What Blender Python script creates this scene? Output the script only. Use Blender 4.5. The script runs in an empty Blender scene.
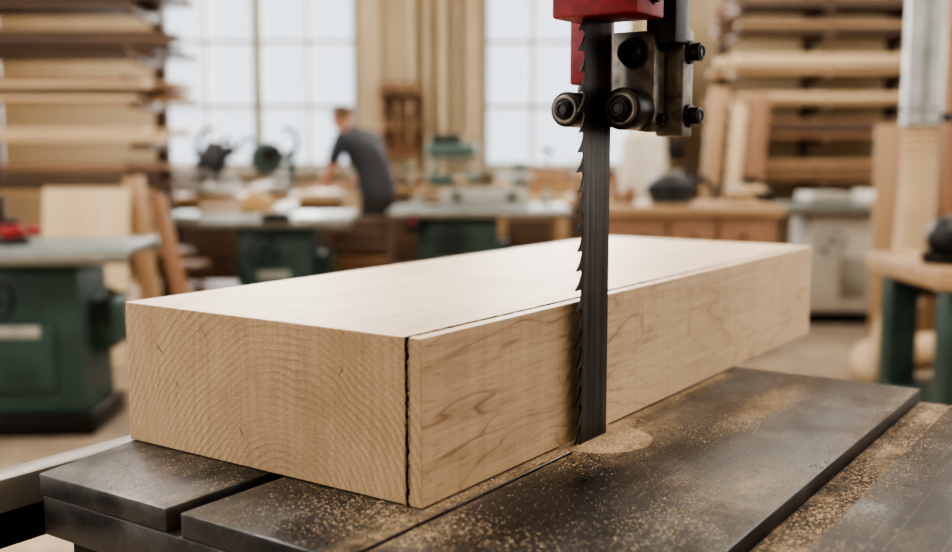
import bpy, bmesh, math, random
from math import sin, cos, pi, radians, atan2, sqrt
from mathutils import Vector, Matrix, Euler
random.seed(7)
scene = bpy.context.scene
COL = scene.collection

# ------------------------------------------------------------------ materials
def lin(c):
    out = []
    for v in c[:3]:
        v = v / 255.0
        out.append(v / 12.92 if v <= 0.04045 else ((v + 0.055) / 1.055) ** 2.4)
    return (out[0], out[1], out[2], 1.0)

def newmat(name):
    m = bpy.data.materials.new(name)
    m.use_nodes = True
    nt = m.node_tree
    bs = nt.nodes['Principled BSDF']
    return m, nt, bs

def N(nt, typ, **kw):
    n = nt.nodes.new(typ)
    for k, v in kw.items():
        if k.startswith('i_'):
            n.inputs[k[2:].replace('_', ' ')].default_value = v
        else:
            setattr(n, k, v)
    return n

def ramp(nt, stops, interp='LINEAR'):
    r = nt.nodes.new('ShaderNodeValToRGB')
    r.color_ramp.interpolation = interp
    el = r.color_ramp.elements
    while len(el) > len(stops):
        el.remove(el[-1])
    while len(el) < len(stops):
        el.new(0.5)
    for e, (p, c) in zip(el, stops):
        e.position = p
        e.color = c if len(c) == 4 else (*c, 1)
    return r

def coords(nt, scale=(1, 1, 1), loc=(0, 0, 0), rot=(0, 0, 0)):
    tc = nt.nodes.new('ShaderNodeTexCoord')
    mp = nt.nodes.new('ShaderNodeMapping')
    mp.inputs['Scale'].default_value = scale
    mp.inputs['Location'].default_value = loc
    mp.inputs['Rotation'].default_value = rot
    nt.links.new(tc.outputs['Object'], mp.inputs['Vector'])
    return mp

def mixc(nt, fac, a, b, mode='MIX'):
    m = nt.nodes.new('ShaderNodeMix')
    m.data_type = 'RGBA'
    m.blend_type = mode
    for sock, val in ((m.inputs[0], fac), (m.inputs[6], a), (m.inputs[7], b)):
        if hasattr(val, 'is_output'):
            nt.links.new(val, sock)
        else:
            sock.default_value = val
    return m.outputs[2]

def simple(name, col, rough=0.5, metal=0.0, var=0.18, scale=6.0, stretch=(1, 1, 1), bump=0.0):
    m, nt, bs = newmat(name)
    c = lin(col)
    mp = coords(nt, stretch)
    n = N(nt, 'ShaderNodeTexNoise', i_Scale=scale, i_Detail=4.0)
    nt.links.new(mp.outputs[0], n.inputs['Vector'])
    r = ramp(nt, [(0.3, tuple(max(0, v * (1 - var)) for v in c[:3])), (0.7, tuple(min(1, v * (1 + var)) for v in c[:3]))])
    nt.links.new(n.outputs['Fac'], r.inputs[0])
    nt.links.new(r.outputs[0], bs.inputs['Base Color'])
    bs.inputs['Roughness'].default_value = rough
    bs.inputs['Metallic'].default_value = metal
    if bump:
        b = N(nt, 'ShaderNodeBump', i_Strength=bump, i_Distance=0.01)
        nt.links.new(n.outputs['Fac'], b.inputs['Height'])
        nt.links.new(b.outputs[0], bs.inputs['Normal'])
    return m

def woodmat(name, c1, c2, axis='x', scale=20, rough=0.55):
    m, nt, bs = newmat(name)
    st = {'x': (0.06, 1, 1), 'y': (1, 0.06, 1), 'z': (1, 1, 0.06)}[axis]
    mp = coords(nt, st)
    n = N(nt, 'ShaderNodeTexNoise', i_Scale=scale, i_Detail=5.0, i_Distortion=0.6)
    nt.links.new(mp.outputs[0], n.inputs['Vector'])
    r = ramp(nt, [(0.28, lin(c1)), (0.72, lin(c2))])
    nt.links.new(n.outputs['Fac'], r.inputs[0])
    nt.links.new(r.outputs[0], bs.inputs['Base Color'])
    bs.inputs['Roughness'].default_value = rough
    return m

MAT = {}
MAT['wall'] = simple('wall_paint', (182, 164, 138), 0.85, var=0.08, scale=1.5)
MAT['ceiling'] = simple('ceiling_paint', (194, 183, 163), 0.85, var=0.05, scale=1.0)
MAT['frame'] = simple('window_frame_paint', (142, 136, 122), 0.5, var=0.08)
MAT['pipe'] = simple('pipe_paint', (184, 168, 142), 0.5, var=0.08)
MAT['green'] = simple('green_machine_enamel', (48, 68, 60), 0.42, var=0.25)
MAT['green2'] = simple('green_grey_enamel', (78, 98, 90), 0.45, var=0.2)
MAT['iron'] = simple('cast_iron', (128, 134, 131), 0.42, 0.35, var=0.18, scale=12)
MAT['steel'] = simple('steel', (150, 148, 142), 0.35, 0.8, var=0.15, scale=30)
MAT['galv'] = simple('galvanised_duct', (142, 141, 137), 0.42, 0.6, var=0.2, scale=9)
MAT['rail'] = simple('anodised_rail', (138, 135, 128), 0.4, 0.4, var=0.08, scale=14)
MAT['black'] = simple('black_plastic', (24, 23, 23), 0.45, var=0.2)
MAT['rubber'] = simple('dark_metal', (38, 34, 31), 0.38, 0.55, var=0.25, scale=60)
MAT['dark'] = simple('dark_painted_iron', (42, 40, 38), 0.5, 0.2, var=0.2, scale=20)
MAT['grey'] = simple('grey_enamel', (156, 153, 144), 0.45, var=0.12)
MAT['white'] = simple('white_enamel', (202, 198, 188), 0.4, var=0.06)
MAT['red'] = simple('red_enamel', (130, 22, 31), 0.5, var=0.32, scale=80)
MAT['redbg'] = simple('red_plastic', (138, 38, 40), 0.5, var=0.1)
MAT['yellow'] = simple('yellow_plastic', (176, 142, 92), 0.5, var=0.1)
MAT['blue'] = simple('blue_grey_plastic', (78, 92, 104), 0.5, var=0.1)
MAT['hose'] = simple('beige_flex_hose', (190, 167, 136), 0.6, var=0.1)
MAT['cloth'] = simple('filter_cloth', (204, 196, 180), 0.9, var=0.08)
MAT['card'] = simple('cardboard', (160, 130, 98), 0.85, var=0.1)
MAT['w_pale'] = woodmat('pale_maple_board', (186, 160, 126), (210, 185, 150))
MAT['w_mid'] = woodmat('oak_board', (140, 112, 82), (174, 144, 110))
MAT['w_dark'] = woodmat('walnut_board', (72, 55, 44), (106, 83, 65))
MAT['w_red'] = woodmat('cherry_board', (118, 84, 60), (148, 112, 84))
MAT['wz_pale'] = woodmat('pale_upright_board', (194, 168, 134), (212, 189, 156), 'z', 12)
MAT['wz_mid'] = woodmat('oak_upright_board', (148, 118, 88), (176, 146, 112), 'z')
MAT['wz_red'] = woodmat('cherry_upright_board', (128, 92, 66), (156, 118, 88), 'z')
MAT['skin'] = simple('skin', (194, 144, 120), 0.5, var=0.06)
MAT['shirt'] = simple('grey_tshirt', (58, 59, 63), 0.9, var=0.15)
MAT['jeans'] = simple('work_trousers', (54, 50, 48), 0.9, var=0.15)
MAT['hair'] = simple('brown_hair', (92, 68, 50), 0.7, var=0.2, scale=80)
MAT['eye'] = simple('eye_white', (220, 214, 205), 0.3, var=0.02)
MAT['lip'] = simple('lips', (165, 100, 86), 0.5, var=0.05)
MAT['boot'] = simple('boot_leather', (56, 40, 28), 0.6)

m, nt, bs = newmat('concrete_floor')
mp = coords(nt)
n1 = N(nt, 'ShaderNodeTexNoise', i_Scale=1.1, i_Detail=8.0, i_Roughness=0.6)
n2 = N(nt, 'ShaderNodeTexNoise', i_Scale=14.0, i_Detail=6.0)
for n_ in (n1, n2): nt.links.new(mp.outputs[0], n_.inputs['Vector'])
r1 = ramp(nt, [(0.35, lin((110, 96, 82))), (0.68, lin((176, 155, 130)))])
nt.links.new(n1.outputs['Fac'], r1.inputs[0])
r2 = ramp(nt, [(0.3, (0.7, 0.7, 0.7)), (0.7, (1, 1, 1))])
nt.links.new(n2.outputs['Fac'], r2.inputs[0])
o = mixc(nt, 1.0, r1.outputs[0], r2.outputs[0], 'MULTIPLY')
nt.links.new(o, bs.inputs['Base Color'])
bs.inputs['Roughness'].default_value = 0.6
MAT['floor'] = m

# saw table : dark worn cast iron with dust
m, nt, bs = newmat('dusty_saw_table_iron')
mp2 = coords(nt, (1, 1, 1))
blot = N(nt, 'ShaderNodeTexNoise', i_Scale=9.0, i_Detail=10.0, i_Roughness=0.66)
nt.links.new(mp2.outputs[0], blot.inputs['Vector'])
fine = N(nt, 'ShaderNodeTexNoise', i_Scale=130.0, i_Detail=6.0, i_Roughness=0.7)
nt.links.new(mp2.outputs[0], fine.inputs['Vector'])
r2 = ramp(nt, [(0.34, lin((46, 44, 43))), (0.52, lin((64, 61, 59))), (0.70, lin((94, 90, 86)))])
nt.links.new(blot.outputs['Fac'], r2.inputs[0])
r1 = ramp(nt, [(0.35, (0.75, 0.75, 0.75)), (0.55, (1, 1, 1)), (0.74, (1.35, 1.33, 1.3))])
nt.links.new(fine.outputs['Fac'], r1.inputs[0])
base = mixc(nt, 1.0, r2.outputs[0], r1.outputs[0], 'MULTIPLY')
geo = N(nt, 'ShaderNodeNewGeometry'); sp = N(nt, 'ShaderNodeSeparateXYZ')
nt.links.new(geo.outputs['Normal'], sp.inputs[0])
ru = ramp(nt, [(0.6, (0, 0, 0)), (0.95, (1, 1, 1))])
nt.links.new(sp.outputs['Z'], ru.inputs[0])
def scratches(base, rotz, sx, sy, lo, s):
    mps = coords(nt, (sx, sy, 0), rot=(0, 0, rotz))
    scr = N(nt, 'ShaderNodeTexNoise', i_Scale=1.0, i_Detail=3.0)
    nt.links.new(mps.outputs[0], scr.inputs['Vector'])
    rs_ = ramp(nt, [(lo, (0, 0, 0)), (lo + .08, (s, s, s))])
    nt.links.new(scr.outputs['Fac'], rs_.inputs[0])
    f = mixc(nt, 1.0, rs_.outputs[0], ru.outputs[0], 'MULTIPLY')
    return mixc(nt, f, base, lin((148, 143, 137)))
base = scratches(base, 0.0, 2.0, 300, .61, .25)
base = scratches(base, 0.5, 6.0, 420, .68, .28)
base = scratches(base, -0.9, 7.0, 380, .69, .25)
mp3 = coords(nt, (3.0, 7, 1), (0.35, 0.1, 0), (0, 0, 0.12))
dn = N(nt, 'ShaderNodeTexNoise', i_Scale=1.6, i_Detail=12.0, i_Roughness=0.80)
nt.links.new(mp3.outputs[0], dn.inputs['Vector'])
dr = ramp(nt, [(0.53, (0, 0, 0)), (0.78, (0.45, 0.45, 0.45))])
nt.links.new(dn.outputs['Fac'], dr.inputs[0])
def patch(cx, cy, sx, sy, s):
    mpp = coords(nt, (1 / sx, 1 / sy, 0), (-cx / sx, -cy / sy, 0))
    ln = N(nt, 'ShaderNodeVectorMath', operation='LENGTH')
    nt.links.new(mpp.outputs[0], ln.inputs[0])
    rp = ramp(nt, [(0.0, (s, s, s)), (0.95, (0, 0, 0))])
    nt.links.new(ln.outputs['Value'], rp.inputs[0])
    return rp.outputs[0]
pt = mixc(nt, 1.0, patch(.33, -.035, .22, .07, 1.2), patch(.55, -.12, .19, .032, 1.1), 'ADD')
pt = mixc(nt, 1.0, pt, patch(.10, -.01, .40, .026, 1.0), 'ADD')
pt = mixc(nt, 1.0, pt, patch(.22, -.21, .16, .05, .6), 'ADD')
pt = mixc(nt, 1.0, pt, patch(-.05, -.02, .09, .08, .6), 'ADD')
nz = N(nt, 'ShaderNodeTexNoise', i_Scale=60.0, i_Detail=8.0, i_Roughness=0.75)
nt.links.new(mp2.outputs[0], nz.inputs['Vector'])
rz = ramp(nt, [(0.38, (0.05, 0.05, 0.05)), (0.62, (0.9, 0.9, 0.9))])
nt.links.new(nz.outputs['Fac'], rz.inputs[0])
pt = mixc(nt, 1.0, pt, rz.outputs[0], 'MULTIPLY')
dust_all = mixc(nt, 1.0, dr.outputs[0], pt, 'ADD')
dust_all = mixc(nt, 1.0, dust_all, ru.outputs[0], 'MULTIPLY')
base = mixc(nt, dust_all, base, lin((176, 156, 130)))
nt.links.new(base, bs.inputs['Base Color'])
rr = N(nt, 'ShaderNodeMapRange')
rr.inputs['From Min'].default_value = 0.3
rr.inputs['From Max'].default_value = 0.7
rr.inputs['To Min'].default_value = 0.22
rr.inputs['To Max'].default_value = 0.50
nt.links.new(blot.outputs['Fac'], rr.inputs['Value'])
nt.links.new(rr.outputs[0], bs.inputs['Roughness'])
bs.inputs['Metallic'].default_value = 0.4
bp = N(nt, 'ShaderNodeBump', i_Strength=0.10, i_Distance=0.002)
nt.links.new(blot.outputs['Fac'], bp.inputs['Height'])
nt.links.new(bp.outputs[0], bs.inputs['Normal'])
MAT['table'] = m

# sawdust
m, nt, bs = newmat('sawdust')
mp = coords(nt)
n1 = N(nt, 'ShaderNodeTexNoise', i_Scale=240.0, i_Detail=4.0)
nt.links.new(mp.outputs[0], n1.inputs['Vector'])
n2 = N(nt, 'ShaderNodeTexNoise', i_Scale=18.0, i_Detail=7.0, i_Roughness=0.7)
nt.links.new(mp.outputs[0], n2.inputs['Vector'])
r1 = ramp(nt, [(0.3, lin((176, 152, 122))), (0.7, lin((224, 202, 170)))])
nt.links.new(n1.outputs['Fac'], r1.inputs[0])
r2 = ramp(nt, [(0.36, (0.55, 0.54, 0.52)), (0.56, (1, 1, 1))])
nt.links.new(n2.outputs['Fac'], r2.inputs[0])
nt.links.new(mixc(nt, 1.0, r1.outputs[0], r2.outputs[0], 'MULTIPLY'), bs.inputs['Base Color'])
bs.inputs['Roughness'].default_value = 0.9
bp = N(nt, 'ShaderNodeBump', i_Strength=0.6, i_Distance=0.003)
nt.links.new(n1.outputs['Fac'], bp.inputs['Height'])
nt.links.new(bp.outputs[0], bs.inputs['Normal'])
MAT['dust'] = m

m, nt, bs = newmat('slot_bed_dust')
mp = coords(nt)
n1 = N(nt, 'ShaderNodeTexNoise', i_Scale=16.0, i_Detail=9.0, i_Roughness=0.75)
nt.links.new(mp.outputs[0], n1.inputs['Vector'])
r1 = ramp(nt, [(0.36, lin((50, 45, 40))), (0.52, lin((108, 92, 76))), (0.68, lin((190, 167, 138)))])
nt.links.new(n1.outputs['Fac'], r1.inputs[0])
nt.links.new(r1.outputs[0], bs.inputs['Base Color'])
bs.inputs['Roughness'].default_value = 0.85
MAT['slotbed'] = m

# block : end grain
m, nt, bs = newmat('maple_end_grain')
mp = coords(nt, (1, 1, 1), (0, -0.17, 0.05))
wn = N(nt, 'ShaderNodeTexNoise', i_Scale=5.0, i_Detail=3.0)
nt.links.new(mp.outputs[0], wn.inputs['Vector'])
wsc = N(nt, 'ShaderNodeVectorMath', operation='MULTIPLY_ADD')
wsc.inputs[1].default_value = (0, 0.06, 0.06); wsc.inputs[2].default_value = (0, -0.03, -0.03)
nt.links.new(wn.outputs['Color'], wsc.inputs[0])
wad = N(nt, 'ShaderNodeVectorMath', operation='ADD')
nt.links.new(mp.outputs[0], wad.inputs[0]); nt.links.new(wsc.outputs[0], wad.inputs[1])
wv = N(nt, 'ShaderNodeTexWave', wave_type='RINGS', rings_direction='X', wave_profile='SAW')
wv.inputs['Scale'].default_value = 44
wv.inputs['Distortion'].default_value = 2.4
wv.inputs['Detail'].default_value = 5.0
wv.inputs['Detail Scale'].default_value = 0.8
wv.inputs['Detail Roughness'].default_value = 0.62
nt.links.new(wad.outputs[0], wv.inputs['Vector'])
r1 = ramp(nt, [(0.0, lin((200, 174, 140))), (0.55, lin((193, 166, 131))), (0.9, lin((170, 140, 106))), (1.0, lin((195, 168, 133)))])
nt.links.new(wv.outputs['Color'], r1.inputs[0])
nmask = N(nt, 'ShaderNodeTexNoise', i_Scale=14.0, i_Detail=4.0)
nt.links.new(mp.outputs[0], nmask.inputs['Vector'])
rmask = ramp(nt, [(0.36, (0.2, 0.2, 0.2)), (0.62, (0.95, 0.95, 0.95))])
nt.links.new(nmask.outputs['Fac'], rmask.inputs[0])
rc_ = mixc(nt, rmask.outputs[0], lin((193, 166, 131)), r1.outputs[0])
nb = N(nt, 'ShaderNodeTexNoise', i_Scale=5.0, i_Detail=7.0, i_Roughness=0.62)
nt.links.new(mp.outputs[0], nb.inputs['Vector'])
r2 = ramp(nt, [(0.32, (0.72, 0.69, 0.65)), (0.58, (1, 1, 1))])
nt.links.new(nb.outputs['Fac'], r2.inputs[0])
nf = N(nt, 'ShaderNodeTexNoise', i_Scale=420.0, i_Detail=4.0)
nt.links.new(mp.outputs[0], nf.inputs['Vector'])
r3 = ramp(nt, [(0.32, (0.82, 0.80, 0.78)), (0.58, (1, 1, 1))])
nt.links.new(nf.outputs['Fac'], r3.inputs[0])
mq = coords(nt, (1, 150, 12), rot=(radians(22), 0, 0))
nq = N(nt, 'ShaderNodeTexNoise', i_Scale=1.0, i_Detail=4.0)
nt.links.new(mq.outputs[0], nq.inputs['Vector'])
r4 = ramp(nt, [(0.34, (0.86, 0.84, 0.82)), (0.6, (1, 1, 1))])
nt.links.new(nq.outputs['Fac'], r4.inputs[0])
c = mixc(nt, 0.9, rc_, r2.outputs[0], 'MULTIPLY')
c = mixc(nt, 1.0, c, r3.outputs[0], 'MULTIPLY')
c = mixc(nt, 0.8, c, r4.outputs[0], 'MULTIPLY')
nt.links.new(c, bs.inputs['Base Color'])
bs.inputs['Roughness'].default_value = 0.75
bp = N(nt, 'ShaderNodeBump', i_Strength=0.45, i_Distance=0.0015)
nt.links.new(nf.outputs['Fac'], bp.inputs['Height'])
nt.links.new(bp.outputs[0], bs.inputs['Normal'])
MAT['b_end'] = m

def figured(name, ca, cb, cline, vscale, freq, linestr, sparse, rough=0.5, blot=0.84, cross=0.0, dist=0.5, fleck=.74):
    m, nt, bs = newmat(name)
    mp = coords(nt, vscale, (0.7, 0.2, 0.43))
    n1 = N(nt, 'ShaderNodeTexNoise', i_Scale=1.0, i_Detail=3.0, i_Roughness=0.5, i_Distortion=dist)
    nt.links.new(mp.outputs[0], n1.inputs['Vector'])
    mu = N(nt, 'ShaderNodeMath', operation='MULTIPLY')
    mu.inputs[1].default_value = freq
    nt.links.new(n1.outputs['Fac'], mu.inputs[0])
    fr = N(nt, 'ShaderNodeMath', operation='FRACT')
    nt.links.new(mu.outputs[0], fr.inputs[0])
    rl = ramp(nt, [(0.0, (0.22, 0.22, 0.22)), (0.30, (0, 0, 0)), (0.88, (0.15, 0.15, 0.15)), (0.96, (1, 1, 1)), (1.0, (0.25, 0.25, 0.25))])
    nt.links.new(fr.outputs[0], rl.inputs[0])
    mpm = coords(nt, (4.2, 9, 11), (3.1, 0, 1))
    nm = N(nt, 'ShaderNodeTexNoise', i_Scale=1.0, i_Detail=5.0)
    nt.links.new(mpm.outputs[0], nm.inputs['Vector'])
    rm = ramp(nt, [(sparse, (0, 0, 0)), (sparse + 0.22, (linestr,) * 3)])
    nt.links.new(nm.outputs['Fac'], rm.inputs[0])
    ml = mixc(nt, 1.0, rl.outputs[0], rm.outputs[0], 'MULTIPLY')
    mps = coords(nt, (6, 200, 200))
    ns = N(nt, 'ShaderNodeTexNoise', i_Scale=1.0, i_Detail=5.0)
    nt.links.new(mps.outputs[0], ns.inputs['Vector'])
    rs = ramp(nt, [(0.3, lin(ca)), (0.7, lin(cb))])
    nt.links.new(ns.outputs['Fac'], rs.inputs[0])
    c = mixc(nt, ml, rs.outputs[0], lin(cline))
    mpb = coords(nt, (3, 9, 9))
    nb = N(nt, 'ShaderNodeTexNoise', i_Scale=1.3, i_Detail=5.0)
    nt.links.new(mpb.outputs[0], nb.inputs['Vector'])
    rb = ramp(nt, [(0.3, (blot, blot * .97, blot * .94)), (0.6, (1, 1, 1))])
    nt.links.new(nb.outputs['Fac'], rb.inputs[0])
    c = mixc(nt, 1.0, c, rb.outputs[0], 'MULTIPLY')
    mpc = coords(nt, (110, 2, 4))
    nc = N(nt, 'ShaderNodeTexNoise', i_Scale=1.0, i_Detail=3.0)
    nt.links.new(mpc.outputs[0], nc.inputs['Vector'])
    rc = ramp(nt, [(0.38, (1 - cross,) * 3), (0.58, (1, 1, 1))])
    nt.links.new(nc.outputs['Fac'], rc.inputs[0])
    c = mixc(nt, 1.0, c, rc.outputs[0], 'MULTIPLY')
    mpf = coords(nt, (26, 300, 300))
    nfk = N(nt, 'ShaderNodeTexNoise', i_Scale=1.0, i_Detail=2.0)
    nt.links.new(mpf.outputs[0], nfk.inputs['Vector'])
    rf = ramp(nt, [(0.30, (fleck, fleck * .95, fleck * .9)), (0.40, (1, 1, 1))])
    nt.links.new(nfk.outputs['Fac'], rf.inputs[0])
    c = mixc(nt, 1.0, c, rf.outputs[0], 'MULTIPLY')
    nt.links.new(c, bs.inputs['Base Color'])
    bs.inputs['Roughness'].default_value = rough
    bp = N(nt, 'ShaderNodeBump', i_Strength=0.2, i_Distance=0.001)
    nt.links.new(ns.outputs['Fac'], bp.inputs['Height'])
    nt.links.new(bp.outputs[0], bs.inputs['Normal'])
    return m
MAT['b_side'] = figured('maple_side_grain', (189, 163, 130), (207, 182, 148), (128, 92, 62), (3.2, 4, 11.0), 10.0, 0.75, 0.40, 0.6, 0.84, 0.08, 0.5, .76)
MAT['b_top'] = figured('maple_top_grain_lit', (208, 186, 153), (223, 203, 171), (176, 146, 112), (1.2, 9, 4), 10.0, 0.4, 0.42, 0.5, 0.88, 0.07, .5, .84)  # top paler than side and end: overhead light put into the face colours
MAT['kerf'] = simple('dark_gap_shade', (26, 18, 12), 0.95)  # near-black colour paints the shade inside the saw cut and end cracks

# blade steel
m, nt, bs = newmat('blade_steel')
mp = coords(nt, (160, 160, 3))
n1 = N(nt, 'ShaderNodeTexNoise', i_Scale=1.0, i_Detail=5.0)
nt.links.new(mp.outputs[0], n1.inputs['Vector'])
r1 = ramp(nt, [(0.3, lin((38, 35, 34))), (0.7, lin((80, 75, 70)))])
nt.links.new(n1.outputs['Fac'], r1.inputs[0])
mpn = coords(nt, (25, 25, 9))
n2 = N(nt, 'ShaderNodeTexNoise', i_Scale=1.0, i_Detail=7.0, i_Roughness=.7)
nt.links.new(mpn.outputs[0], n2.inputs['Vector'])
r2 = ramp(nt, [(0.35, (.45, .43, .4)), (0.62, (1, 1, 1))])
nt.links.new(n2.outputs['Fac'], r2.inputs[0])
nt.links.new(mixc(nt, 1.0, r1.outputs[0], r2.outputs[0], 'MULTIPLY'), bs.inputs['Base Color'])
bs.inputs['Metallic'].default_value = 0.75
bs.inputs['Roughness'].default_value = 0.42
MAT['blade'] = m
MAT['gsteel'] = simple('worn_guide_steel', (110, 103, 94), 0.45, 0.55, var=0.5, scale=70)
m, nt, bs = newmat('added_lamp_tube')
bs.inputs['Emission Color'].default_value = (1, 0.95, 0.87, 1)
bs.inputs['Emission Strength'].default_value = 6
MAT['added_tube'] = m  # glow for the added ceiling fixtures

# ------------------------------------------------------------------ builder
class B:
    def __init__(s, name):
        s.name = name; s.bm = bmesh.new(); s.mats = []
    def mi(s, key):
        if key not in s.mats: s.mats.append(key)
        return s.mats.index(key)
    def add(s, t, key, M=None):
        i = s.mi(key)
        for f in t.faces: f.material_index = i
        if M is not None: bmesh.ops.transform(t, matrix=M, verts=t.verts)
        me = bpy.data.meshes.new('tmp'); t.to_mesh(me); t.free()
        s.bm.from_mesh(me); bpy.data.meshes.remove(me)
    def box(s, c, d, key, rot=(0, 0, 0), bev=0.0, taper=None):
        t = bmesh.new(); bmesh.ops.create_cube(t, size=1.0)
        for v in t.verts:
            k = 1.0
            if taper and v.co.z > 0: k = taper
            v.co = Vector((v.co.x * d[0] * k, v.co.y * d[1] * k, v.co.z * d[2]))
        if bev > 0:
            bmesh.ops.bevel(t, geom=t.edges[:], offset=bev, segments=2, affect='EDGES', profile=0.5)
        s.add(t, key, Matrix.Translation(c) @ Euler(rot).to_matrix().to_4x4())
    def bx(s, x0, x1, y0, y1, z0, z1, key, bev=0.0, rot=(0, 0, 0)):
        s.box(((x0 + x1) / 2, (y0 + y1) / 2, (z0 + z1) / 2), (abs(x1 - x0), abs(y1 - y0), abs(z1 - z0)), key, rot, bev)
    def cyl(s, p, q, r, key, r2=None, seg=24, bev=0.0):
        p = Vector(p); q = Vector(q); d = q - p
        t = bmesh.new()
        bmesh.ops.create_cone(t, cap_ends=True, segments=seg, radius1=r, radius2=r if r2 is None else r2, depth=d.length)
        if bev > 0:
            es = [e for e in t.edges if abs(e.verts[0].co.z - e.verts[1].co.z) < 1e-6]
            bmesh.ops.bevel(t, geom=es, offset=bev, segments=2, affect='EDGES', profile=0.5)
        R = d.to_track_quat('Z', 'Y').to_matrix().to_4x4()
        s.add(t, key, Matrix.Translation((p + q) / 2) @ R)
    def sph(s, c, r, key, rot=(0, 0, 0), seg=20):
        t = bmesh.new(); bmesh.ops.create_uvsphere(t, u_segments=seg, v_segments=seg // 2, radius=1.0)
        for v in t.verts: v.co = Vector((v.co.x * r[0], v.co.y * r[1], v.co.z * r[2]))
        s.add(t, key, Matrix.Translation(c) @ Euler(rot).to_matrix().to_4x4())
    def torus(s, c, R, r, key, axis=(0, 0, 1), seg=28, ss=10):
        t = bmesh.new(); rings = []
        for i in range(seg):
            a = 2 * pi * i / seg
            rings.append([t.verts.new(((R + r * cos(2 * pi * j / ss)) * cos(a), (R + r * cos(2 * pi * j / ss)) * sin(a), r * sin(2 * pi * j / ss))) for j in range(ss)])
        for i in range(seg):
            for j in range(ss):
                t.faces.new((rings[i][j], rings[(i + 1) % seg][j], rings[(i + 1) % seg][(j + 1) % ss], rings[i][(j + 1) % ss]))
        q = Vector(axis).to_track_quat('Z', 'Y').to_matrix().to_4x4()
        s.add(t, key, Matrix.Translation(c) @ q)
    def prism(s, pts, z0, z1, key, M=None, bev=0.0):
        t = bmesh.new()
        vs = [t.verts.new((x, y, z0)) for x, y in pts]
        f = t.faces.new(vs)
        r = bmesh.ops.extrude_face_region(t, geom=[f])
        for v in r['geom']:
            if isinstance(v, bmesh.types.BMVert): v.co.z = z1
        bmesh.ops.recalc_face_normals(t, faces=t.faces[:])
        if bev > 0:
            bmesh.ops.bevel(t, geom=t.edges[:], offset=bev, segments=2, affect='EDGES', profile=0.5)
        s.add(t, key, M)
    def tube(s, path, radii, key, seg=16):
        t = bmesh.new(); rings = []
        P = [Vector(p) for p in path]
        up = Vector((0.3, 0.9, 0.1))
        for i, p in enumerate(P):
            d = (P[min(i + 1, len(P) - 1)] - P[max(i - 1, 0)]).normalized()
            a = d.cross(up).normalized(); b = d.cross(a).normalized()
            r = radii[i] if hasattr(radii, '__len__') else radii
            rings.append([t.verts.new(p + (a * cos(2 * pi * j / seg) + b * sin(2 * pi * j / seg)) * r) for j in range(seg)])
        for i in range(len(P) - 1):
            for j in range(seg):
                t.faces.new((rings[i][j], rings[i][(j + 1) % seg], rings[i + 1][(j + 1) % seg], rings[i + 1][j]))
        t.faces.new(rings[0]); t.faces.new(rings[-1])
        bmesh.ops.recalc_face_normals(t, faces=t.faces[:])
        s.add(t, key)
    def finish(s, parent=None, loc=(0, 0, 0), rotz=0.0, angle=35):
        me = bpy.data.meshes.new(s.name)
        s.bm.to_mesh(me); s.bm.free()
        for k in s.mats: me.materials.append(MAT[k])
        for p in me.polygons: p.use_smooth = True
        me.set_sharp_from_angle(angle=radians(angle))
        ob = bpy.data.objects.new(s.name, me)
        COL.objects.link(ob)
        ob.location = loc; ob.rotation_euler = (0, 0, rotz)
        if parent: ob.parent = parent
        return ob

def empty(name, loc=(0, 0, 0), rotz=0.0):
    e = bpy.data.objects.new(name, None)
    e.empty_display_size = 0.1
    e.location = loc; e.rotation_euler = (0, 0, rotz)
    COL.objects.link(e)
    return e

# ------------------------------------------------------------------ room shell
X0, X1, Y0, Y1, H = -5.2, 5.2, -4.0, 11.0, 4.2
b = B('floor'); b.bx(X0 - .2, X1 + .2, Y0 - .2, Y1 + .2, -0.1, 0, 'floor'); b.finish()
b = B('ceiling'); b.bx(X0 - .2, X1 + .2, Y0 - .2, Y1 + .2, H, H + .1, 'ceiling'); b.finish()

def wall_with_openings(name, axis, pos, lo, hi, ops, thick=0.2, sign=1):
    b = B(name)
    def seg(a0, a1, z0, z1):
        if a1 - a0 < 1e-4 or z1 - z0 < 1e-4: return
        p0, p1 = (pos, pos + thick * sign)
        if axis == 'y': b.bx(a0, a1, min(p0, p1), max(p0, p1), z0, z1, 'wall')
        else: b.bx(min(p0, p1), max(p0, p1), a0, a1, z0, z1, 'wall')
    cur = lo
    for a0, a1, z0, z1 in sorted(ops):
        seg(cur, a0, 0, H); seg(a0, a1, 0, z0); seg(a0, a1, z1, H); cur = a1
    seg(cur, hi, 0, H)
    return b.finish()

back_ops = [(-3.32, -1.20, 1.08, 3.7), (0.05, 1.65, 1.08, 3.7)]
left_added_ops = [(-2.5, 0.0, 1.0, 3.7), (1.2, 3.7, 1.0, 3.7), (6.6, 8.6, 1.3, 3.7)]  # unseen left windows, added to bring side light onto the block
right_added_ops = [(-2.5, 0.2, 1.0, 3.7), (1.6, 4.2, 1.0, 3.7), (6.2, 8.4, 1.3, 3.7)]  # unseen right windows, added so the block's right face is lit
wall_with_openings('wall_back', 'y', Y1, X0, X1, back_ops)
wall_with_openings('wall_front', 'y', Y0, X0, X1, [], sign=-1)
wall_with_openings('wall_left', 'x', X0, Y0, Y1, left_added_ops, sign=-1)
wall_with_openings('wall_right', 'x', X1, Y0, Y1, right_added_ops)

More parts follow.
